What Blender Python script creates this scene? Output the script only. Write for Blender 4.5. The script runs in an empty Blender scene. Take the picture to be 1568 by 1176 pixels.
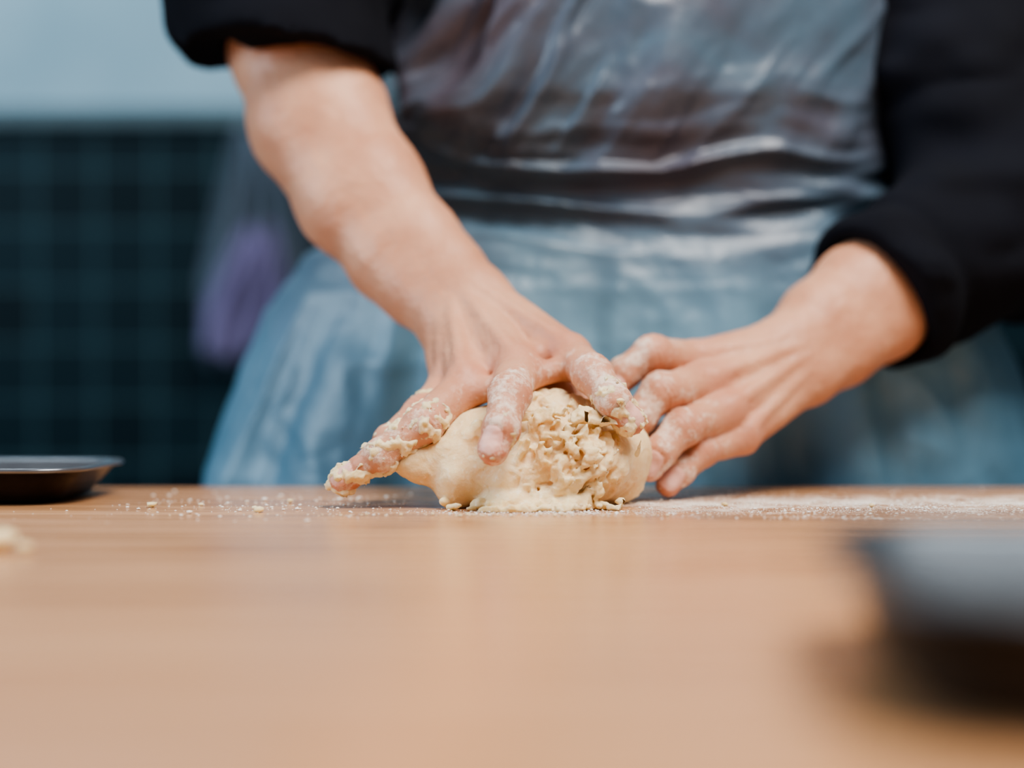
import bpy, math, random
import numpy as np
from mathutils import Vector
random.seed(4); rng=np.random.default_rng(4)
ZT=0.90            # table top height (m);  modelling below is in cm with z=0 on the table top
def V(*a): return np.array(a,float)
def nrm(v): v=np.asarray(v,float); return v/np.linalg.norm(v)
# ---------------------------------------------------------------- noise
def _hash(i,j,k,s):
    h=(i*np.uint32(73856093))^(j*np.uint32(19349663))^(k*np.uint32(83492791))^np.uint32((s*2654435761)&0xffffffff)
    h^=h>>np.uint32(15); h*=np.uint32(2246822519); h^=h>>np.uint32(13); h*=np.uint32(3266489917); h^=h>>np.uint32(16)
    return h.astype(np.float64)/4294967295.0*2-1
def vnoise(p,s=0):
    p=np.asarray(p)+1000.0
    f=np.floor(p); u=p-f; u=u*u*u*(u*(u*6-15)+10); q=f.astype(np.uint32)
    i,j,k=q[:,0],q[:,1],q[:,2]; o=np.uint32(1)
    def H(a,b,c): return _hash(i+o if a else i, j+o if b else j, k+o if c else k, s)
    x,y,z=u[:,0],u[:,1],u[:,2]
    a=H(0,0,0)*(1-x)+H(1,0,0)*x; b=H(0,1,0)*(1-x)+H(1,1,0)*x
    c=H(0,0,1)*(1-x)+H(1,0,1)*x; d=H(0,1,1)*(1-x)+H(1,1,1)*x
    return (a*(1-y)+b*y)*(1-z)+(c*(1-y)+d*y)*z
def fbm(p,o=3,s=0):
    r=0;a=1;t=0
    for n in range(o):
        r=r+a*vnoise(p*(2.03**n)+n*7.3,s+n); t+=a; a*=.5
    return r/t
# ---------------------------------------------------------------- sdf
def cone(p,a,b,ra,rb):
    a=np.asarray(a,float); ab=np.asarray(b,float)-a; pa=p-a
    t=np.clip((pa@ab)/(ab@ab+1e-9),0,1); q=pa-t[:,None]*ab
    return np.sqrt(np.einsum('ij,ij->i',q,q))-(ra+(rb-ra)*t)
def ell(p,c,r):
    r=np.asarray(r,float); q=(p-np.asarray(c,float))/r; l=np.sqrt((q*q).sum(1)); return (l-1)*r.min()
def smin(a,b,k):
    h=np.clip(.5+.5*(b-a)/k,0,1); return b*(1-h)+a*h-k*h*(1-h)
def smax(a,b,k): return -smin(-a,-b,k)
def sstep(a,b,x):
    t=np.clip((x-a)/(b-a),0,1); return t*t*(3-2*t)
def mesh_sdf(f,lo,hi,h,B=16,slack=1.3):
    lo=np.asarray(lo,float); hi=np.asarray(hi,float); nb=np.ceil((hi-lo)/(h*B)).astype(int)
    N=nb*B+2; g=np.stack(np.meshgrid(*[np.arange(n) for n in nb],indexing='ij'),-1).reshape(-1,3)
    d=f(lo+(g+.5)*B*h); act=g[np.abs(d)<h*B*.87*slack+.3]
    r=np.arange(B+1); L=np.stack(np.meshgrid(r,r,r,indexing='ij'),-1).reshape(-1,3)
    GI=[];GP=[];GF=[]
    cor=[(a,b,c) for a in(0,1) for b in(0,1) for c in(0,1)]
    edges=[(u,v) for u in cor for v in cor if sum(v)-sum(u)==1 and sum(abs(x-y) for x,y in zip(u,v))==1]
    def lin(c): return (c[:,0]*N[1]+c[:,1])*N[2]+c[:,2]
    for b in act:
        base=b*B; Vv=f(lo+(base+L)*h).reshape(B+1,B+1,B+1); ins=Vv<0
        if ins.all() or not ins.any(): continue
        cs=sum(ins[a:a+B,bb:bb+B,c:c+B].astype(np.int8) for a,bb,c in cor)
        idx=np.argwhere((cs>0)&(cs<8))
        acc=np.zeros((len(idx),3)); cnt=np.zeros(len(idx))
        for u,v in edges:
            va=Vv[idx[:,0]+u[0],idx[:,1]+u[1],idx[:,2]+u[2]]; vb=Vv[idx[:,0]+v[0],idx[:,1]+v[1],idx[:,2]+v[2]]
            m=(va<0)!=(vb<0); t=np.where(m,va/np.where(m,va-vb,1),0)
            pt=np.array(u,float)+t[:,None]*(np.array(v)-np.array(u)); acc[m]+=pt[m]; cnt[m]+=1
        GP.append(lo+(base+idx+acc/cnt[:,None])*h); GI.append(lin(base+idx))
        for ax in range(3):
            e=[0,0,0]; e[ax]=1; A=ins[:B,:B,:B]; C=ins[e[0]:B+e[0],e[1]:B+e[1],e[2]:B+e[2]]
            k=np.argwhere(A!=C); 
            if len(k)==0: continue
            s=A[k[:,0],k[:,1],k[:,2]]; c=base+k; y=(ax+1)%3; z=(ax+2)%3
            def cell(dy,dz):
                q=c.copy(); q[:,y]-=dy; q[:,z]-=dz; return lin(q)
            Q=np.stack([cell(1,1),cell(0,1),cell(0,0),cell(1,0)],1); Q[~s]=Q[~s][:,::-1]; GF.append(Q)
    ids=np.concatenate(GI); P=np.concatenate(GP); F=np.concatenate(GF)
    o=np.argsort(ids); ids=ids[o]; P=P[o]; m=np.searchsorted(ids,F); m=np.clip(m,0,len(ids)-1)
    ok=(ids[m]==F).all(1); return P,m[ok]
def to_obj(name,P,F,mat,attrs=None,parent=None,smooth=True):
    """P in cm relative to table top"""
    W=np.asarray(P,float)/100.0; W=W+np.array([0,0,ZT]); F=np.asarray(F)
    me=bpy.data.meshes.new(name); me.vertices.add(len(W)); me.vertices.foreach_set('co',W.astype(np.float32).ravel())
    n=F.shape[1]; me.loops.add(F.size); me.loops.foreach_set('vertex_index',F.astype(np.int32).ravel())
    me.polygons.add(len(F)); me.polygons.foreach_set('loop_start',(np.arange(len(F))*n).astype(np.int32))
    try: me.polygons.foreach_set('loop_total',np.full(len(F),n,np.int32))
    except Exception: pass
    me.update(calc_edges=True); me.validate()
    if smooth: me.polygons.foreach_set('use_smooth',np.ones(len(me.polygons),bool))
    for k,v in (attrs or {}).items():
        a=me.attributes.new(k,'FLOAT','POINT'); a.data.foreach_set('value',np.asarray(v,np.float32))
    ob=bpy.data.objects.new(name,me); bpy.context.collection.objects.link(ob)
    me.materials.append(mat)
    if parent: ob.parent=parent
    return ob
# ---------------------------------------------------------------- materials
class M:
    def __init__(s,name):
        s.m=bpy.data.materials.new(name); s.m.use_nodes=True; s.t=s.m.node_tree; s.n=s.t.nodes
        s.b=s.n['Principled BSDF']; s.out=s.n['Material Output']
    def N(s,ty,**k):
        n=s.n.new(ty)
        for a,b in k.items(): setattr(n,a,b)
        return n
    def L(s,a,b): s.t.links.new(a,b)
    def set(s,**k):
        for a,b in k.items(): s.b.inputs[a.replace('_',' ')].default_value=b
    def coord(s,scale=(1,1,1)):
        c=s.N('ShaderNodeTexCoord'); m=s.N('ShaderNodeMapping'); m.inputs['Scale'].default_value=scale
        s.L(c.outputs['Object'],m.inputs['Vector']); return m.outputs[0]
    def noise(s,vec,scale,detail=4,rough=.5,dist=0):
        n=s.N('ShaderNodeTexNoise'); n.inputs['Scale'].default_value=scale; n.inputs['Detail'].default_value=detail
        n.inputs['Roughness'].default_value=rough; n.inputs['Distortion'].default_value=dist; s.L(vec,n.inputs['Vector']); return n.outputs['Fac']
    def ramp(s,fac,st):
        r=s.N('ShaderNodeValToRGB'); e=r.color_ramp.elements
        while len(e)<len(st): e.new(.5)
        for x,(p,c) in zip(e,st): x.position=p; x.color=(*c,1) if len(c)==3 else c
        s.L(fac,r.inputs[0]); return r.outputs[0]
    def mix(s,f,a,b):
        n=s.N('ShaderNodeMix',data_type='RGBA')
        if isinstance(f,(int,float)): n.inputs[0].default_value=f
        else: s.L(f,n.inputs[0])
        for i,x in((6,a),(7,b)):
            if isinstance(x,tuple): n.inputs[i].default_value=(*x,1)
            else: s.L(x,n.inputs[i])
        return n.outputs[2]
    def math(s,op,a,b=0.0,clamp=False):
        n=s.N('ShaderNodeMath',operation=op,use_clamp=clamp)
        for i,x in((0,a),(1,b)):
            if isinstance(x,(int,float)): n.inputs[i].default_value=x
            else: s.L(x,n.inputs[i])
        return n.outputs[0]
    def bump(s,h,strength=.3,dist=.001):
        n=s.N('ShaderNodeBump'); n.inputs['Strength'].default_value=strength; n.inputs['Distance'].default_value=dist
        s.L(h,n.inputs['Height']); s.L(n.outputs[0],s.b.inputs['Normal'])
    def attr(s,name):
        n=s.N('ShaderNodeAttribute'); n.attribute_name=name; return n.outputs['Fac']
    def col(s,c): s.L(c,s.b.inputs['Base Color'])
def simple(name,c1,c2,scale,rough,metal=0,bump=.2,bd=.001,**k):
    m=M(name); v=m.coord(); f=m.noise(v,scale); m.col(m.ramp(f,[(.3,c1),(.7,c2)])); m.set(Roughness=rough,Metallic=metal,**k)
    m.bump(f,bump,bd); return m.m
def skin_mat():
    m=M('skin'); v=m.coord(); a=m.noise(v,28,3); b=m.noise(v,140,3)
    base=m.ramp(a,[(.3,(.52,.245,.145)),(.7,(.64,.345,.22))])
    red=m.mix(m.math('MULTIPLY',m.attr('red'),.85),base,(.62,.205,.14))
    nail=m.mix(m.attr('nail'),red,(.78,.46,.38))
    fl=m.attr('flour'); n=m.noise(v,260,5,.7); n2=m.noise(v,75,3)
    s=m.math('ADD',m.math('MULTIPLY',n,.7),m.math('MULTIPLY',n2,.7)); s=m.math('ADD',s,m.math('MULTIPLY',fl,.24))
    s=m.math('MULTIPLY',m.math('SUBTRACT',s,.90),6,True); s=m.math('MULTIPLY',s,m.math('MULTIPLY',fl,.7,True))
    m.col(m.mix(s,nail,(.86,.75,.63)))
    m.set(Roughness=.5,Specular_IOR_Level=.4,Subsurface_Weight=.2,Subsurface_Scale=.006); m.b.inputs['Subsurface Radius'].default_value=(1,.35,.2)
    m.L(m.math('ADD',m.math('MULTIPLY',s,.4),.50),m.b.inputs['Roughness'])
    vo=m.N('ShaderNodeTexVoronoi'); vo.inputs['Scale'].default_value=520; m.L(v,vo.inputs['Vector'])
    h=m.math('ADD',m.math('MULTIPLY',vo.outputs['Distance'],.5),m.math('ADD',b,m.math('MULTIPLY',s,1.4)))
    m.bump(h,.4,.0006); return m.m
def dough_mat(name='dough'):
    m=M(name); v=m.coord(); a=m.noise(v,55,4); b=m.noise(v,330,5,.6)
    m.col(m.mix(m.math('MULTIPLY',m.math('SUBTRACT',b,.54),4,True),m.ramp(a,[(.3,(.80,.57,.30)),(.7,(.89,.70,.43))]),(.92,.82,.63)))
    m.set(Roughness=.6,Subsurface_Weight=.4,Subsurface_Scale=.012); m.b.inputs['Subsurface Radius'].default_value=(1,.7,.4)
    m.bump(m.math('ADD',b,a),.5,.0012); return m.m
SKIN=skin_mat(); DOUGH=dough_mat()
FLOUR=simple('flour',(.82,.76,.68),(.92,.88,.82),300,.9)
def cloth(name,c1,c2):
    m=M(name); v=m.coord(); a=m.noise(v,9,3); b=m.noise(v,900,2)
    m.col(m.ramp(a,[(.3,c1),(.7,c2)])); m.set(Roughness=.9,Specular_IOR_Level=.2); m.bump(b,.25,.0006); return m.m
HOOD=cloth('black_sweatshirt',(.0022,.0025,.005),(.004,.005,.010)); TROU=cloth('dark_trousers',(.006,.007,.012),(.01,.012,.02))
# ---------------------------------------------------------------- hands
class Hand:
    def __init__(s,fore,wrist,off,fingers,thumb,ndir,rr,fscale=1.0,ringr=1.0):
        s.W=V(*wrist); s.o=nrm(off); s.F=fingers; s.T=thumb
        mc=[V(*f[0]) for f in fingers]; s.mc=mc
        n=np.cross(mc[0]-mc[3],s.W-mc[1]); n=nrm(n); s.n=n if n@V(*ndir)>0 else -n
        s.fore=[]   # list of prims
        prev=None
        for (c,of,r) in fore+[(wrist,rr[0],rr[1])]:
            c=V(*c)
            if prev is not None:
                pc,po,pr=prev
                for sg in(-1,1): s.fore.append((pc+sg*po*s.o,c+sg*of*s.o,pr,r))
            prev=(c,of,r)
        s.palm=[]; ws=[1.15,.4,-.4,-1.15]; rm=[1.28,1.22,1.15,1.05]
        for i,m in enumerate(mc):
            s.palm.append((s.W+ws[i]*s.o,m-s.n*.1,1.65,rm[i]*fscale))
            s.palm.append((m+s.n*.22,m+s.n*.23,.98*fscale,.98*fscale))
        for i in range(3):
            for t in(.14,.4): s.palm.append((mc[i]*(1-t)+s.W*t-s.n*.25,mc[i+1]*(1-t)+s.W*t-s.n*.25,.85,.85))
            f0=V(*fingers[i][1]);f1=V(*fingers[i+1][1]); t=.26
            s.palm.append((mc[i]*(1-t)+f0*t-s.n*.3,mc[i+1]*(1-t)+f1*t-s.n*.3,.72,.72))
        t=[V(*q) for q in thumb]
        s.palm.append((t[0],t[1],1.6,1.25)); s.palm.append((mc[0]*.6+s.W*.4-s.n*.4,t[1]*.7+t[0]*.3,.9,.8))
        s.palm.append((mc[3]*.75+s.W*.25-s.n*.7,s.W-1.1*s.o-s.n*.3,1.1,1.4))
        s.tend=[]
        for i,m in enumerate(mc):
            a=s.W+ws[i]*s.o*.7; s.tend.append((a*.85+m*.15+s.n*1.46,m+s.n*1.04,.22,.32))
        s.fing=[]; R=[(1.2,1.14,.97,.80),(1.24,1.18,1.0,.82),(1.18,1.12,.95,.76),(1.02,.96,.82,.68)]
        s.tips=[]
        for i,f in enumerate(fingers):
            q=[V(*x) for x in f]; r=[x*fscale for x in R[i]]; s.fing.append([(q[j],q[j+1],r[j]*(.93 if j else 1),r[j+1]*.93) for j in range(3)]+[(q[1],q[1]+.01,r[1],r[1]),(q[2]+0,q[2]+.01,r[2],r[2]),(q[3],q[3]+.01,r[3],r[3])])
            s.tips.append(s.frame(q[1],q[2],q[3],r[3],q[0]))
        r=[1.25*fscale,1.05*fscale,.82*fscale]; s.fing.append([(t[1],t[2],r[0],r[1]),(t[2],t[3],r[1],r[2])])
        s.tips.append(s.frame(t[1],t[2],t[3],r[2],t[0]))
    def frame(s,pip,dip,tip,r,mcp):
        ax=nrm(tip-dip); b=(pip-(mcp+tip)/2)*.5+s.n*1.2; b=b-ax*(b@ax); b=nrm(b); return (tip,ax,b,np.cross(ax,b),r,pip,nrm(tip-mcp))
    def __call__(s,p,detail=True):
        c=(p.min(0)+p.max(0))/2; R=np.linalg.norm(p.max(0)-p.min(0))/2; c=c[None]
        allp=s.fore+s.palm+s.tend+[x for f in s.fing for x in f]
        dm=[cone(c,*x)[0] for x in allp]; lim=min(dm)+2*R+3.2
        if min(dm)-R>4: return np.full(len(p),min(dm)) if R<6 else cone(p,*allp[int(np.argmin(dm))])
        keep={id(x) for x,q in zip(allp,dm) if q<lim}; big=np.full(len(p),50.)
        d=None
        for x_ in s.fore:
            if id(x_) in keep:
                x=cone(p,*x_); d=x if d is None else smin(d,x,1.6)
        if d is None: d=big
        pd=None
        for x_ in s.palm:
            if id(x_) in keep:
                x=cone(p,*x_); pd=x if pd is None else smin(pd,x,.55)
        if pd is not None: d=smin(d,pd,1.3)
        for x_ in s.tend:
            if id(x_) in keep: d=smin(d,cone(p,*x_),.5)
        fd=None
        for f in s.fing:
            q=None
            for x_ in f:
                if id(x_) in keep:
                    x=cone(p,*x_); q=x if q is None else smin(q,x,.3)
            if q is not None: fd=q if fd is None else smin(fd,q,.12)
        if fd is not None: d=smin(d,fd,.45)
        if detail:
            near=np.abs(d)<1.0
            if near.any():
                pp=p[near]; e=np.zeros(len(pp))
                for tip,ax,n,l,r,pip,dr in s.tips:
                    if np.linalg.norm(c[0]-tip)>R+6: continue
                    q=pp-pip; rad=np.sqrt((q*q).sum(1)); sx=q@dr; dors=sstep(-.2,.6,q@n)
                    for s0,am in((-.46,.04),(-.16,.065),(.14,.065),(.44,.04)):
                        e+=am*dors*np.exp(-((sx-s0+.05*np.sin(q@l*5))/.075)**2)*(rad<1.9)
                    q=pp-(tip-ax*.25); a=q@ax; w=q@l; h=q@n
                    rr=(np.abs(a/.74)**3+np.abs(w/.60)**3)**(1/3.)
                    e+=.06*np.exp(-((rr-1.05)/.12)**2)*(h>.15)*(a<.55)*(np.abs(h)<1.6)
                e+=.03*vnoise(pp*1.3,5)+.018*vnoise(pp*4.7,6)
                d=d.copy(); d[near]+=e
        return d
    def attrs(s,P):
        fl=np.zeros(len(P)); nail=np.zeros(len(P)); red=np.zeros(len(P))
        mm=np.mean(s.mc,axis=0); ax=nrm(mm-s.W)
        fl=sstep(6.0,15,(P-s.W)@ax+.15*np.linalg.norm(P-s.W,axis=1))
        for tip,ax_,n,l,r,pip,dr in s.tips:
            q=P-(tip-ax_*.25); a=q@ax_; w=q@l; h=q@n
            rr=(np.abs(a/.74)**3+np.abs(w/.60)**3)**(1/3.)
            nail=np.maximum(nail,((rr<1.0)&(h>.15)&(h<1.5))*1.0)
            red=np.maximum(red,.75*np.exp(-(((P-tip)**2).sum(1))/1.8)); red=np.maximum(red,.5*np.exp(-(((P-pip)**2).sum(1))/1.5))
        for m in s.mc: red=np.maximum(red,.45*np.exp(-(((P-m)**2).sum(1))/3))
        fl=np.where(nail>.5,fl*.4,fl)
        return dict(flour=fl,nail=nail,red=red)
A=Hand(fore=[((-15.8,102,34.5),1.0,3.2),((-15.3,100,30.7),1.0,3.45),((-13.3,97.5,25.1),1.2,3.4),((-10.0,94.6,19.4),1.2,2.95),((-6.9,92,15.4),1.2,2.35),((-5.0,90.3,13.4),1.2,1.95)],
  wrist=(-3.2,88.5,11.7),off=(.83,0,.56),
  fingers=[[(3.4,83.5,8.5),(4.5,79.9,7.45),(5.6,78.3,5.9),(6.5,78.4,4.85)],
           [(.4,81.5,7.7),(-.14,77.6,6.3),(-.56,75.8,4.5),(-1.0,75.4,3.4)],
           [(-2.6,82,6.8),(-4.83,78.8,4.7),(-7.2,78.5,2.95),(-9.35,78.9,1.55)],
           [(-3.8,84.5,6.8),(-5.3,82,5.2),(-7.0,80.9,3.7),(-8.1,80.8,2.6)]],
  thumb=[(-.8,87.5,9.6),(2.6,86.5,6.8),(4.2,85.2,5.1),(5.2,83.8,4.2)],ndir=(0,-.6,.8),rr=(1.2,1.8))
Bh=Hand(fore=[((36,103,20.5),.6,3.4),((35,102,19.5),.6,3.4),((28,98,14.8),1.0,3.2),((23.9,95.5,12.3),1.1,2.8),((20.8,93.4,10.2),1.2,2.25)],
  wrist=(18.5,91.5,8.55),off=(-.58,0,.8),
  fingers=[[(11.5,88.5,8.3),(8.5,86.0,8.7),(6.7,85.6,7.5),(5.9,85,6.2)],
           [(11.9,87,6.9),(8.8,84.2,6.4),(7.4,83.6,4.9),(7.0,83.8,3.8)],
           [(12.9,86.3,5.2),(10.0,83.7,4.3),(8.6,82.7,2.9),(8.0,82.7,2.0)],
           [(14,86.8,3.7),(11.4,85.1,2.9),(10.0,84.2,1.7),(9.2,83.9,.95)]],
  thumb=[(16.5,91.5,7.0),(12.3,90.5,4.6),(9.2,89,3.2),(7.0,88,2.6)],ndir=(.3,-.7,.6),rr=(1.2,1.8),fscale=1.02)
baker=bpy.data.objects.new('baker',None); bpy.context.collection.objects.link(baker)
P,F=mesh_sdf(A,(-22,73,-1),(10,107,40),.085); to_obj('right_arm_and_hand',P,F,SKIN,A.attrs(P),baker)
P,F=mesh_sdf(Bh,(3,80,-1),(42,109,27),.1); to_obj('left_arm_and_hand',P,F,SKIN,Bh.attrs(P),baker)
# ---------------------------------------------------------------- dough
shr=[]
for i in range(46):   # torn fibres, mostly running up and to the right
    x=random.gauss(3.4,1.5); z=random.uniform(.6,5.4)
    yy=80.2-3.3*math.sqrt(max(0,1-((z-2.4)/3.9)**2))*(1-max(0,abs(x-2.2)-3)*.12)
    d=nrm((random.gauss(.5,.45),random.uniform(-.5,.0),random.gauss(.7,.45))); l=random.uniform(.6,2.0); c=V(x,yy+random.uniform(.08,.4),z)
    r=random.uniform(.12,.34); shr.append((c-d*l*.5,c+d*l*.5,r,r*random.uniform(.3,.8)))
flap=[]
for i in range(110):
    x=random.gauss(1.3,2.4); y=random.uniform(75.7,78.6); d=nrm((random.uniform(-1,1),random.uniform(-1,.3),random.uniform(-.1,.2))); l=random.uniform(.3,1.3)
    c=V(x,y,random.uniform(.05,.4)*(1 if y>76.6 else .5)); r=random.uniform(.12,.38); flap.append((c-d*l*.5,c+d*l*.5,r,r*.6))
strands=[]
for i in range(16):   # soft folds and strands on the smooth left lobe
    x=random.uniform(-4.2,.2); z=random.uniform(.8,4.4); c=V(x,78.1+abs(z-2.2)*.35+abs(x+1.5)*.25,z); d=nrm((random.uniform(-1,1),random.uniform(-.2,.2),random.uniform(-.8,.5))); l=random.uniform(.8,2.2)
    r=random.uniform(.25,.55); strands.append((c-d*l*.5,c+d*l*.5,r,r*.5))
UF=nrm((.55,0,.83)); UG=nrm((.83,0,-.55))
def fib(p,a,c): return np.stack([(p@UF)*a,(p@UG)*c,p[:,1]*c*.8],1)
def dough(p):
    c=(p.min(0)+p.max(0))/2; R=np.linalg.norm(p.max(0)-p.min(0))/2; c=c[None]
    q=p+.3*np.stack([vnoise(p*.6,11),vnoise(p*.6,12),vnoise(p*.6,13)],1)
    d=cone(q,(-2.2,80.6,2.7),(2,81.2,3.15),2.75,3.3); d=smin(d,cone(q,(2,81.2,3.1),(5.3,82,2.6),3.25,2.8),.5)
    d=smin(d,cone(q,(1.3,79.6,2.3),(4.2,79.8,2.4),2.4,2.4),.35); d=smin(d,cone(q,(-2.6,79.3,1.9),(-.8,79.3,1.9),1.9,2.1),.3)
    d=smin(d,cone(q,(-5.9,78.6,2.5),(-2.8,79.6,2.7),.8,1.6),.5)
    d=smin(d,cone(q,(1.9,80.3,5.3),(3.4,80.6,4.9),1.15,1.2),.4)
    d=smin(d,cone(q,(-1,77.8,.2),(4,77.8,.2),.9,.9),.4)
    near=d<1.2
    if near.any():
        pp=p[near]; x=d[near]
        for L_,k in((strands,.35),(shr,.30),(flap,.14)):
            for pr in L_:
                if cone(c,*pr)[0]-R<1.6: x=smin(x,cone(pp,*pr),k)
        tx=pp[:,0]+1.0*vnoise(pp*.5,17)
        torn=(.12+.88*sstep(-.4,1.4,tx)*sstep(6.7,5.2,tx+.35*(pp[:,2]-3)))*sstep(83.5,80,pp[:,1])
        w=pp+.5*np.stack([vnoise(pp*1.1,101),vnoise(pp*1.1,102),vnoise(pp*1.1,103)],1)+.12*np.stack([vnoise(pp*3.1,104),vnoise(pp*3.1,105),vnoise(pp*3.1,106)],1)
        n1=fbm(w*V(.40,.40,.5)+3,2,21); n2=fbm(fib(w,.42,.95),2,31); rg=1-np.abs(fbm(fib(w,.7,2.2),2,37))*2.2; n3=fbm(w*3.8,3,35)
        x=x+(.0+.20*torn)*np.exp(-(n1/.07)**2)+torn*(.34*sstep(.0,.45,n2)-.10*rg)-(.02+.05*torn)*n3-.08*fbm(w*.8,2,44)
        d=d.copy(); d[near]=x
    dh=np.minimum(A(p,False),Bh(p,False))
    d=smax(d,-(dh-.01),.12)
    return np.maximum(d,.03-p[:,2])
P,F=mesh_sdf(dough,(-8.5,74.5,-.4),(9.8,87.5,7.6),.065)
dobj=to_obj('bread_dough',P,F,DOUGH)
# sticky dough on the fingers
segs=[(A.F[2][1],A.F[2][3],.85),(A.F[3][1],A.F[3][3],.55),(A.F[0][2],A.F[0][3],.8),(A.F[1][2],A.F[1][3],.45),(A.F[2][3],A.F[2][3],1.05)]
def coat(p):
    d=A(p,False); w=np.zeros(len(p))
    for a,b,k in segs: w=np.maximum(w,k*np.clip(1.55-np.maximum(cone(p,V(*a),V(*b)+.001,0,0)-.95,0)/.7,0,1))
    n=fbm(p*1.7,3,51); n3=fbm(p*4.0,2,55)
    t=-.20+.17*w+.38*n*(.3+w)+.24*n3*w
    return np.maximum(d-np.minimum(t,.38),.05-p[:,2])
P,F=mesh_sdf(coat,(-11.5,73.5,-.2),(9,86,9.5),.075)
to_obj('sticky_dough',P,F,DOUGH,None,dobj)
# ---------------------------------------------------------------- sweatshirt
TZ=[-14,0,20,35,46,50.5,54,57]; THW=[19,18.5,17.5,19,18.5,13,7.5,6]; TDP=[12,11.5,10.5,12,10,8,6.5,5.8]
def torso(p):
    z=np.clip(p[:,2],TZ[0],TZ[-1]); hw=np.interp(z,TZ,THW); dp=np.interp(z,TZ,TDP); yc=np.interp(z,[-14,20,57],[112,111.5,109])
    q=np.sqrt(((p[:,0]-9.5)/hw)**2+((p[:,1]-yc)/dp)**2); d=(q-1)*np.minimum(hw,dp)
    return np.maximum(d,np.maximum(p[:,2]-56,-13-p[:,2]))
def folds(p,am):
    return am*(1-2*np.abs(fbm(p*V(.13,.13,.2),2,61)))+am*.5*vnoise(p*.35,63)
hA=V(-15.2,99.8,29.4); nA=nrm((-.10,0,-1)); hB=V(24.4,95.8,12.4); nB=nrm(V(23.9,95.5,12.3)-V(35,102,19.5))
def hood(p):
    d=torso(p)
    a=smin(cone(p,(-8,111,47.5),(-17.0,101.5,35.5),7.2,7.6),cone(p,(-17.0,101.3,35.5),(-13.6,97.2,23),7.5,6.8),1.5)
    a=np.maximum(a+folds(p,.35)-.2,((p-hA)@nA)+.7*vnoise(p*.3,66))
    b=smin(cone(p,(28,111,47.5),(36,102.5,19.5),7.4,8.0),cone(p,(36,102.5,19.5),(22.8,95,11.6),7.8,5.2),1.5)
    t=(p-hB)@nB
    b=b-.55*np.exp(-((t+1.2)/1.2)**2)+.3*np.exp(-((t+3.4)/.6)**2)
    b=np.maximum(b+folds(p,.7),t)
    d=smin(smin(d,a,2.5),b,2.5)
    da=np.minimum(A(p,False),Bh(p,False))
    return smax(d,-(da-.15),.4)
P,F=mesh_sdf(hood,(-28,86,-15),(48,126,58),.45); to_obj('sweatshirt',P,F,HOOD,None,baker)
def trou(p):
    d=cone(p,(2,112,-6),(16,112,-6),11.5,11.5)
    for sx in(0,18.5): 
        d=smin(d,cone(p,(sx+(2 if sx==0 else -1),112,-12),(sx,111,-46),9.5,7),3); d=smin(d,cone(p,(sx,111,-46),(sx,114,-83),7,5.2),2)
    return np.maximum(d+.5*vnoise(p*.2,71),p[:,2]+5)
P,F=mesh_sdf(trou,(-14,96,-90),(34,128,-3),.8); to_obj('trousers',P,F,TROU,None,baker)
def shoe(p):
    d=None
    for sx in(0,18.5):
        x=smin(cone(p,(sx,116,-85.5),(sx+(-1 if sx==0 else 1),101,-87.2),4.2,3.6),cone(p,(sx,115,-81),(sx,115,-86),4.6,4.3),2); d=x if d is None else np.minimum(d,x)
    return np.maximum(d,-89.9-p[:,2])
P,F=mesh_sdf(shoe,(-8,94,-91),(28,124,-74),.5); to_obj('shoes',P,F,simple('shoe_leather',(.02,.02,.022),(.035,.033,.033),60,.5),None,baker)
# head (looks down at the dough)
hc=V(9.5,103.5,71)
def head(p):
    d=ell(p,hc,(7.4,9.2,9.0)); d=smin(d,ell(p,hc+V(0,-3.2,-6.2),(5.6,6.0,6.6)),2.5); d=smin(d,cone(p,hc+V(-1,-7.2,-10.2),hc+V(1,-7.2,-10.2),1.9,1.9),2)
    d=smin(d,cone(p,hc+V(0,-8.6,-1),hc+V(0,-10.6,-4.4),.7,1.15),.9)
    d=smin(d,cone(p,hc+V(-3.6,-7.6,.6),hc+V(3.6,-7.6,.6),.9,.9),1.2)
    for sg in(-1,1):
        d=smax(d,-(ell(p,hc+V(sg*3.1,-9.2,-1.2),(1.7,1.5,1.2))),.8); d=smin(d,ell(p,hc+V(sg*3.1,-7.6,-1.2),(1.35,1.1,1.2)),.3)
        d=smin(d,ell(p,hc+V(sg*7.4,.8,-2.2),(.8,1.9,3.1)),.5)
    d=smin(d,cone(p,hc+V(-1.8,-8.4,-7.2),hc+V(1.8,-8.4,-7.2),.55,.55),.5); d=smin(d,cone(p,hc+V(-1.5,-8.3,-8.1),hc+V(1.5,-8.3,-8.1),.6,.6),.4)
    return smin(d,cone(p,hc+V(0,3,-7),(9.5,109.5,52),5.2,6.0),2)
P,F=mesh_sdf(head,(-1,88,50),(20,120,82),.3); z=np.zeros(len(P)); to_obj('head_and_neck',P,F,SKIN,dict(flour=z,nail=z,red=z),baker)
def hair(p):
    d=ell(p,hc+V(0,.8,.8),(8.2,9.9,9.5)); cut=(p-(hc+V(0,-5.5,1.5)))@nrm((0,-1,-.45)); d=smax(d,cut,.8)
    return d+.25*vnoise(p*V(1.6,.4,.4),81)
P,F=mesh_sdf(hair,(-1,90,60),(20,118,84),.3); to_obj('hair',P,F,simple('brown_hair',(.03,.018,.01),(.07,.04,.022),80,.5),None,baker)
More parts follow.
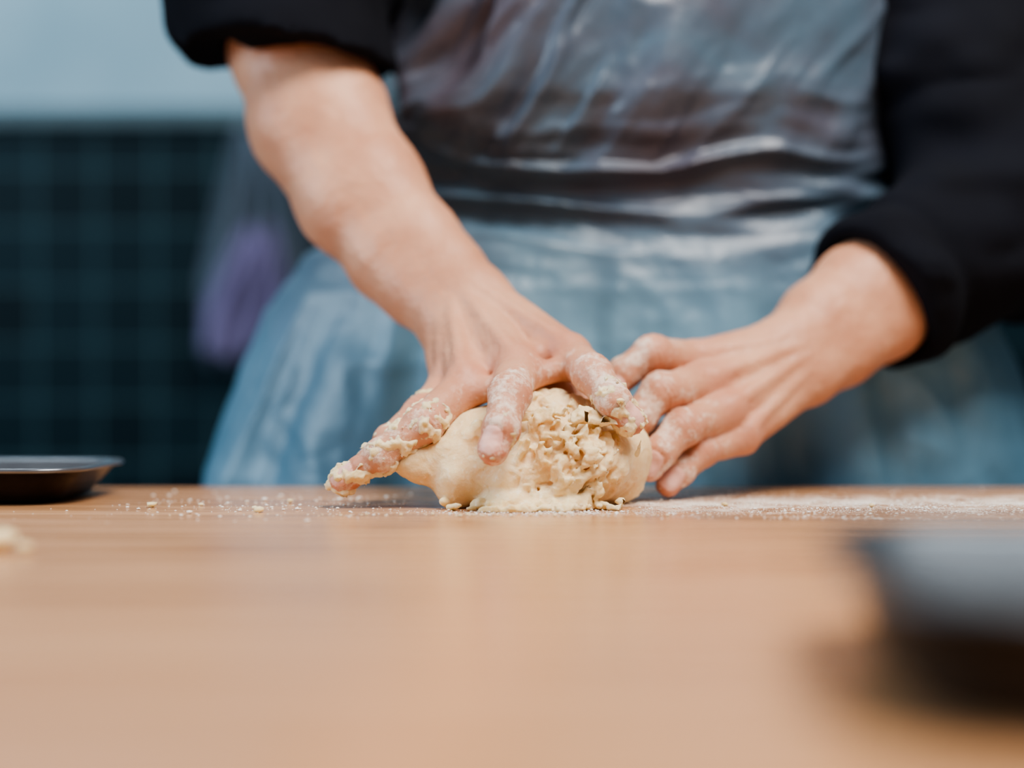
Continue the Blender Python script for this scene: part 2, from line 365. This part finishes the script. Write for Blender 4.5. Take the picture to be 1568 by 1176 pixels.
# ---------------------------------------------------------------- apron
NU,NV=460,420
u=np.linspace(-1,1,NU); zz=np.linspace(43,-48,NV); U,Z=np.meshgrid(u,zz)
ZK=[-48,-10,0,8,13.5,17,19.5,22,27,35,43]
CX=np.interp(Z,ZK,[8,8,8.2,8.6,8.8,9,9.3,9.4,9.6,9.8,9.8]); HW=np.interp(Z,ZK,[37,35,33.2,30.0,27.2,24.5,20.8,19.8,20.3,20.8,15])
DP=np.interp(Z,ZK,[15,14.5,14,13.5,13,12.2,11.2,12.2,13.9,13.6,12.2]); YC=np.interp(Z,ZK,[112,112,112,112,112,112,111.5,111.5,111.5,111.5,110.5])
TH=U*np.radians(np.interp(Z,ZK,[100,100,100,100,100,98,95,90,84,78,50]))
def apr(U_,TH_,Z_):
    sx=np.sin(TH_); cxx=np.cos(TH_); X=CX+HW*np.sign(sx)*np.abs(sx)**.95; Y=YC-DP*np.sign(cxx)*np.abs(cxx)**.75
    return X,Y
X,Y=apr(U,TH,Z)
f=np.stack([X,Z,Y*0],-1).reshape(-1,3); x=f[:,0]; z=f[:,1]
def rid(a,s): 
    n=fbm(a,2,s); return 1-np.sqrt(n*n+.004)*2.6
bib=sstep(20,25,z); skirt=sstep(18,9,z); waist=np.exp(-((z-20.5)/4.6)**2)
c30=.55; s30=.83
wx=x+1.2*vnoise(f*.12,88); wz=z+1.2*vnoise(f*.12,89)
diag=np.stack([(wx*c30+wz*s30)/13,(-wx*s30+wz*c30)/3.8,z*0],1); diag2=np.stack([(wx*c30+wz*s30)/8,(-wx*s30+wz*c30)/1.9,z*0+4],1)
left=sstep(16,-4,x)
D=bib*(.2+1.4*left)*(1.0*rid(diag,91)+.4*rid(diag2,92))
zw=wz-.012*(x-9)**2*.6
D+=waist*(.8*rid(np.stack([x/15,zw/2.9,z*0],1),93)+.3*rid(np.stack([x/7,zw/1.5,z*0],1),94))
D+=bib*.7*fbm(np.stack([x/8,z/7,z*0],1),2,99)
xs=(wx-9)/(1+np.clip(18-z,0,60)*.016)
D+=skirt*((.5+.03*np.clip(18-z,0,40))*1.9*fbm(np.stack([xs/4.2,z/45,z*0],1),2,95)+.2*rid(np.stack([xs/2.0,z/25,z*0],1),96))
D+=sstep(19,13,z)*.2*rid(np.stack([x/5+z/9,z/5.5,z*0],1),97)
D=D.reshape(X.shape)
nx=np.sin(TH); ny=-np.cos(TH); X=X+nx*D; Y=Y+ny*D
Y=np.maximum(Y,96.3)
P=np.stack([X,Y,Z],-1).reshape(-1,3)
i=np.arange(NV-1)[:,None]*NU+np.arange(NU-1)[None]; F=np.stack([i,i+NU,i+NU+1,i+1],-1).reshape(-1,4)
ap=M('plastic_apron'); v=ap.coord((1,1,1)); sp=ap.N('ShaderNodeSeparateXYZ'); ap.L(v,sp.inputs[0])
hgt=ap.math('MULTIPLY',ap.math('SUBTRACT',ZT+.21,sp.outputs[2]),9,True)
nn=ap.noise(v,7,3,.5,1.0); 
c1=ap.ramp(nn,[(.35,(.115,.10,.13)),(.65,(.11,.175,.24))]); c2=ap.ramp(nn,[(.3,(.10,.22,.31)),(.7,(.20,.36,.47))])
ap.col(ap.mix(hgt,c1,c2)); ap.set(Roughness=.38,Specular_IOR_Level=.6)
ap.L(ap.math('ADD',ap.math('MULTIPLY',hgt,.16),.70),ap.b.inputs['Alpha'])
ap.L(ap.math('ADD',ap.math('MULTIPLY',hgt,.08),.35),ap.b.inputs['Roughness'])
ap.bump(ap.math('ADD',ap.math('MULTIPLY',ap.noise(v,40,3,.5,1.5),.3),ap.noise(v,13,2,.5,2)),.35,.006)
apo=to_obj('apron',P,F,ap.m,None,baker)
# ---------------------------------------------------------------- generic helpers
def bm_obj(name,verts,faces,mat,parent=None,smooth=False,bevel=0):
    me=bpy.data.meshes.new(name); me.from_pydata([tuple(v) for v in verts],[],faces); me.materials.append(mat)
    ob=bpy.data.objects.new(name,me); bpy.context.collection.objects.link(ob)
    if smooth:
        for p in me.polygons:p.use_smooth=True
    if bevel:
        b=ob.modifiers.new('b','BEVEL'); b.width=bevel; b.segments=3
    if parent: ob.parent=parent
    return ob
def box(name,lo,hi,mat,parent=None,bevel=0):
    x0,y0,z0=lo;x1,y1,z1=hi
    v=[(x0,y0,z0),(x1,y0,z0),(x1,y1,z0),(x0,y1,z0),(x0,y0,z1),(x1,y0,z1),(x1,y1,z1),(x0,y1,z1)]
    f=[(0,3,2,1),(4,5,6,7),(0,1,5,4),(1,2,6,5),(2,3,7,6),(3,0,4,7)]
    return bm_obj(name,v,f,mat,parent,False,bevel)
# ---------------------------------------------------------------- table
w=M('oiled_oak'); v=w.coord((1,1,1)); mp=w.N('ShaderNodeMapping'); mp.inputs['Scale'].default_value=(1.2,16,16); w.L(v,mp.inputs[0])
g=w.noise(mp.outputs[0],3,6,.6,.6); g2=w.noise(mp.outputs[0],16,4,.6,.2)
base=w.ramp(g,[(.25,(.36,.17,.075)),(.5,(.53,.275,.135)),(.78,(.66,.38,.205))]); base=w.mix(w.math('MULTIPLY',w.math('SUBTRACT',g2,.55),1.6,True),base,(.26,.115,.045))
sp=w.N('ShaderNodeSeparateXYZ'); w.L(v,sp.inputs[0])
# flour dusting lies around the dough, mostly to its right
fx=w.math('MULTIPLY',w.math('ADD',sp.outputs[0],.03),9,True); fy=w.math('SUBTRACT',1.0,w.math('MULTIPLY',w.math('ABSOLUTE',w.math('SUBTRACT',sp.outputs[1],.82)),8.5),True)
fl=w.math('MULTIPLY',fx,fy); fn=w.math('ADD',w.math('MULTIPLY',w.noise(v,500,4,.7),.55),w.math('MULTIPLY',w.noise(v,45,4,.6),.65))
fm=w.math('MULTIPLY',w.math('SUBTRACT',w.math('ADD',fn,w.math('MULTIPLY',fl,.20)),.70),7,True); fm=w.math('MULTIPLY',fm,fl)
w.col(w.mix(fm,base,(.85,.78,.7))); w.set(Specular_IOR_Level=.5)
w.L(w.math('ADD',w.math('MULTIPLY',fm,.5),w.math('MULTIPLY',g,.5)),w.b.inputs['Roughness'])
w.bump(w.math('ADD',g2,fm),.12,.0006)
table=bpy.data.objects.new('wooden_table',None); bpy.context.collection.objects.link(table)
box('table_top',(-1.1,-.35,ZT-.04),(1.1,.953,ZT),w.m,table,.004)
box('apron_rail_back',(-1.0,.87,ZT-.13),(1.0,.90,ZT-.04),w.m,table,.002); box('apron_rail_front',(-1.0,-.28,ZT-.13),(1.0,-.25,ZT-.04),w.m,table,.002)
for n,(x,y) in enumerate([(-1.02,-.29),(1.02,-.29),(-1.02,.88),(1.02,.88)]): box('leg_%d'%(n+1),(x-.035,y-.035,0),(x+.035,y+.035,ZT-.04),w.m,table,.004)
# ---------------------------------------------------------------- trays
def tray(name,cx,cy,w_,d_,h,flare,mat,rot=0,rc=2.2,inner=None):
    def ring(hw,hd,z,r):
        pts=[]
        for qx,qy,a0 in((1,1,0),(-1,1,90),(-1,-1,180),(1,-1,270)):
            for k in range(9):
                a=math.radians(a0+k*90/8); pts.append(((hw-r)*qx+r*math.cos(a),(hd-r)*qy+r*math.sin(a),z))
        return pts
    hw,hd=w_/2,d_/2; b=-flare
    R=[ring(hw+b-1,hd+b-1,.0,rc*.5),ring(hw+b,hd+b,.15,rc*.7),ring(hw+b+.25,hd+b+.25,.5,rc*.8),ring(hw,hd,h-.25,rc),ring(hw+.45,hd+.45,h-.2,rc+.4),ring(hw+.65,hd+.65,h-.05,rc+.6),ring(hw+.5,hd+.5,h+.1,rc+.5),ring(hw,hd,h,rc),
       ring(hw-.15,hd-.15,h-.15,rc),ring(hw+b+.1,hd+b+.1,.55,rc*.75),ring(hw+b-.2,hd+b-.2,.28,rc*.6),ring(hw+b-1.2,hd+b-1.2,.22,rc*.4)]
    vs=[];n=len(R[0]);c,s=math.cos(rot),math.sin(rot)
    for r in R:
        for x,y,z in r: vs.append(((cx+x*c-y*s)/100,(cy+x*s+y*c)/100,ZT+.0005+z/100))
    fs=[(k*n+i,k*n+(i+1)%n,(k+1)*n+(i+1)%n,(k+1)*n+i) for k in range(len(R)-1) for i in range(n)]
    fs+= [tuple(range(n-1,-1,-1)),tuple((len(R)-1)*n+i for i in range(n))]
    ob=bm_obj(name,vs,fs,mat,None,True)
    if inner:
        ob.data.materials.append(inner)
        for k,p in enumerate(ob.data.polygons):
            if k>=4*n and k!=len(fs)-2: p.material_index=1
    return ob
DM=simple('dark_nonstick_metal',(.022,.016,.013),(.04,.03,.025),40,.35,.3,.05)
DM1=simple('tarnished_tray_metal',(.06,.045,.04),(.11,.085,.075),40,.3,.85,.05)
DM2=simple('rim_reflection_steel',(.16,.17,.19),(.26,.27,.29),40,.3,.85,.05)  # lighter metal for tray rim and inside, reflection put into the colour
SM=simple('dull_steel',(.075,.09,.105),(.11,.13,.15),30,.45,.75,.05)
tray('baking_tray',-36.4,85.5,23,11.5,2.0,1.3,DM1,0,2.6,DM2)
tray('roasting_pan',21.0,31.4,26,13,2.9,.8,DM,math.radians(-8),2.8,SM)
# ---------------------------------------------------------------- flour & crumbs
t=(1+5**.5)/2
ico=np.array([(-1,t,0),(1,t,0),(-1,-t,0),(1,-t,0),(0,-1,t),(0,1,t),(0,-1,-t),(0,1,-t),(t,0,-1),(t,0,1),(-t,0,-1),(-t,0,1)])/math.hypot(1,t)
icf=np.array([(0,11,5),(0,5,1),(0,1,7),(0,7,10),(0,10,11),(1,5,9),(5,11,4),(11,10,2),(10,7,6),(7,1,8),(3,9,4),(3,4,2),(3,2,6),(3,6,8),(3,8,9),(4,9,5),(2,4,11),(6,2,10),(8,6,7),(9,8,1)])
def scatter(name,pts,mat):
    Vs=[];Fs=[]
    for n,(x,y,r,fz) in enumerate(pts):
        v=ico*r*(1+rng.uniform(-.3,.3,(12,1))); v[:,2]*=fz; v[:,2]-=v[:,2].min(); v+=V(x,y,0.01); Vs.append(v); Fs.append(icf+12*n)
    return to_obj(name,np.concatenate(Vs),np.concatenate(Fs),mat)
pts=[]
cl=[(random.uniform(8.5,32),random.gauss(80.5,3.6),random.uniform(.4,2.2)) for _ in range(38)]
for i in range(5600):
    if random.random()<.6: q=random.choice(cl); x=random.gauss(q[0],q[2]*1.6); y=random.gauss(q[1],q[2]*.6)
    else: x=7+abs(random.gauss(0,13)); y=random.gauss(81,4.5)
    if y>95 or y<72: continue
    pts.append((x,y,min(.13,.015+random.expovariate(55)),random.uniform(.3,.6)))
for i in range(420):
    x=-6-abs(random.gauss(0,11)); y=random.gauss(80,4)
    if y>95 or (x<-22.5 and y>78): continue
    pts.append((x,y,min(.18,.025+random.expovariate(35)),.5))
for i in range(1400):
    pts.append((random.gauss(1.5,3.2),random.gauss(75.9,.9),min(.10,.012+random.expovariate(55)),.5))
scatter('scattered_flour',pts,FLOUR)
pts=[]
for i in range(60): pts.append((random.gauss(0,7),random.gauss(73.9,.3),random.uniform(.04,.12),.7))
for (x,y,r) in [(-20,79,.28),(-17.5,80,.16),(-14,77.5,.22),(-12.8,82,.2),(-21.0,58.5,.75),(-19.9,58.2,.4),(12,80,.24),(20,79,.2),(-13.5,76,.3)]: pts.append((x,y,r,.6))
scatter('dough_crumbs',pts,DOUGH)
# ---------------------------------------------------------------- room
tl=M('dark_glazed_tile'); c=tl.N('ShaderNodeTexCoord'); sp=tl.N('ShaderNodeSeparateXYZ'); tl.L(c.outputs['Object'],sp.inputs[0]); cb=tl.N('ShaderNodeCombineXYZ'); tl.L(sp.outputs[0],cb.inputs[0]); tl.L(sp.outputs[2],cb.inputs[1])
br=tl.N('ShaderNodeTexBrick'); br.offset=0; br.inputs['Scale'].default_value=1; br.inputs['Brick Width'].default_value=.106; br.inputs['Row Height'].default_value=.104; br.inputs['Mortar Size'].default_value=.0022
br.inputs['Color1'].default_value=(.002,.009,.013,1); br.inputs['Color2'].default_value=(.005,.018,.025,1); br.inputs['Mortar'].default_value=(.05,.11,.13,1); tl.L(cb.outputs[0],br.inputs['Vector']); tl.col(br.outputs['Color']); tl.set(Roughness=.5,Specular_IOR_Level=.12)
wp=simple('blue_grey_wall_paint',(.15,.28,.35),(.27,.41,.49),2.5,.7)
fm_=simple('grey_floor_tile',(.10,.10,.10),(.16,.155,.15),4,.5)
box('wall_back',(-3,2.56,0),(3,2.66,2.9),wp); box('wall_left',(-3.1,-2,0),(-3,2.66,2.9),wp); box('wall_right',(3,-2,0),(3.1,2.66,2.9),wp)
box('floor',(-3.1,-2,-.05),(3.1,2.66,0),fm_)
box('wall_tile_back',(-3,2.535,0),(3,2.56,ZT+.53),tl.m); box('trim_1',(-3,2.515,ZT+.53),(3,2.56,ZT+.56),simple('trim_paint',(.05,.09,.11),(.07,.12,.14),10,.5),None,.003)
# towels on hooks
tw=bpy.data.objects.new('hanging_towels',None); bpy.context.collection.objects.link(tw)
def towel(name,x0,y0,z0,wd0,ln,dx,mat):
    vs=[];fs=[]; n=40;mz=30
    for j in range(mz):
        for i_ in range(n):
            a=i_/(n-1)-.5; k=j/(mz-1); wd=wd0*(.4+.9*min(1,k*1.5))
            vs.append((x0+a*wd+dx*k,y0+.018*math.sin(a*26+k*2)*min(1,k*3),z0-k*ln+.01*math.sin(a*9)))
    for j in range(mz-1):
        for i_ in range(n-1): q=j*n+i_; fs.append((q,q+n,q+n+1,q+1))
    o=bm_obj(name,vs,fs,mat,tw,True); sm=o.modifiers.new('s','SOLIDIFY'); sm.thickness=.006
    bpy.ops.mesh.primitive_cylinder_add(radius=.006,depth=2.535-y0+.02,location=(x0,(y0+2.535)/2-.01,z0),rotation=(math.pi/2,0,0)); o=bpy.context.object; o.name=name+'_hook'; o.parent=tw; o.data.materials.append(SM)
towel('purple_towel',-.42,2.40,ZT+.33,.115,.21,-.035,simple('purple_cloth',(.15,.135,.26),(.22,.20,.36),12,.9))
towel('grey_towel',-.44,2.48,ZT+.52,.16,.42,.0,simple('grey_cloth',(.07,.10,.135),(.10,.13,.17),12,.9))
# ---------------------------------------------------------------- lights
def area(name,loc,tgt,size,e,col,sy=None):
    l=bpy.data.lights.new(name,'AREA'); l.energy=e; l.size=size; l.color=col
    if sy: l.shape='RECTANGLE'; l.size_y=sy
    o=bpy.data.objects.new(name,l); bpy.context.collection.objects.link(o); o.location=loc
    o.rotation_euler=(Vector(tgt)-Vector(loc)).to_track_quat('-Z','Y').to_euler(); return o
area('ceiling_light',(.5,.1,2.5),(0.05,.85,.9),.8,54,(1,.95,.90))
area('window_light',(-2.2,.2,1.9),(0,1.0,1.0),.8,42,(.66,.84,1))
area('back_wall_fill',(-.9,1.9,2.75),(-.9,2.56,1.9),.6,14,(.80,.92,1))  # unseen fill added to brighten the upper back wall
wd=bpy.data.worlds.new('w'); bpy.context.scene.world=wd; wd.use_nodes=True; b=wd.node_tree.nodes['Background']; b.inputs[0].default_value=(.85,.92,1,1); b.inputs[1].default_value=.26
try:
    bpy.context.scene.view_settings.view_transform='AgX'; bpy.context.scene.view_settings.look='AgX - Medium High Contrast'
except Exception as e: print(e)
cam=bpy.data.cameras.new('camera'); co=bpy.data.objects.new('camera',cam); bpy.context.collection.objects.link(co)
co.location=(0,0,ZT+.0687); co.rotation_euler=(math.pi/2,0,0); cam.lens=50; cam.sensor_width=36; cam.clip_start=.01
cam.dof.use_dof=True; cam.dof.focus_distance=.775; cam.dof.aperture_fstop=1.8
bpy.context.scene.camera=co
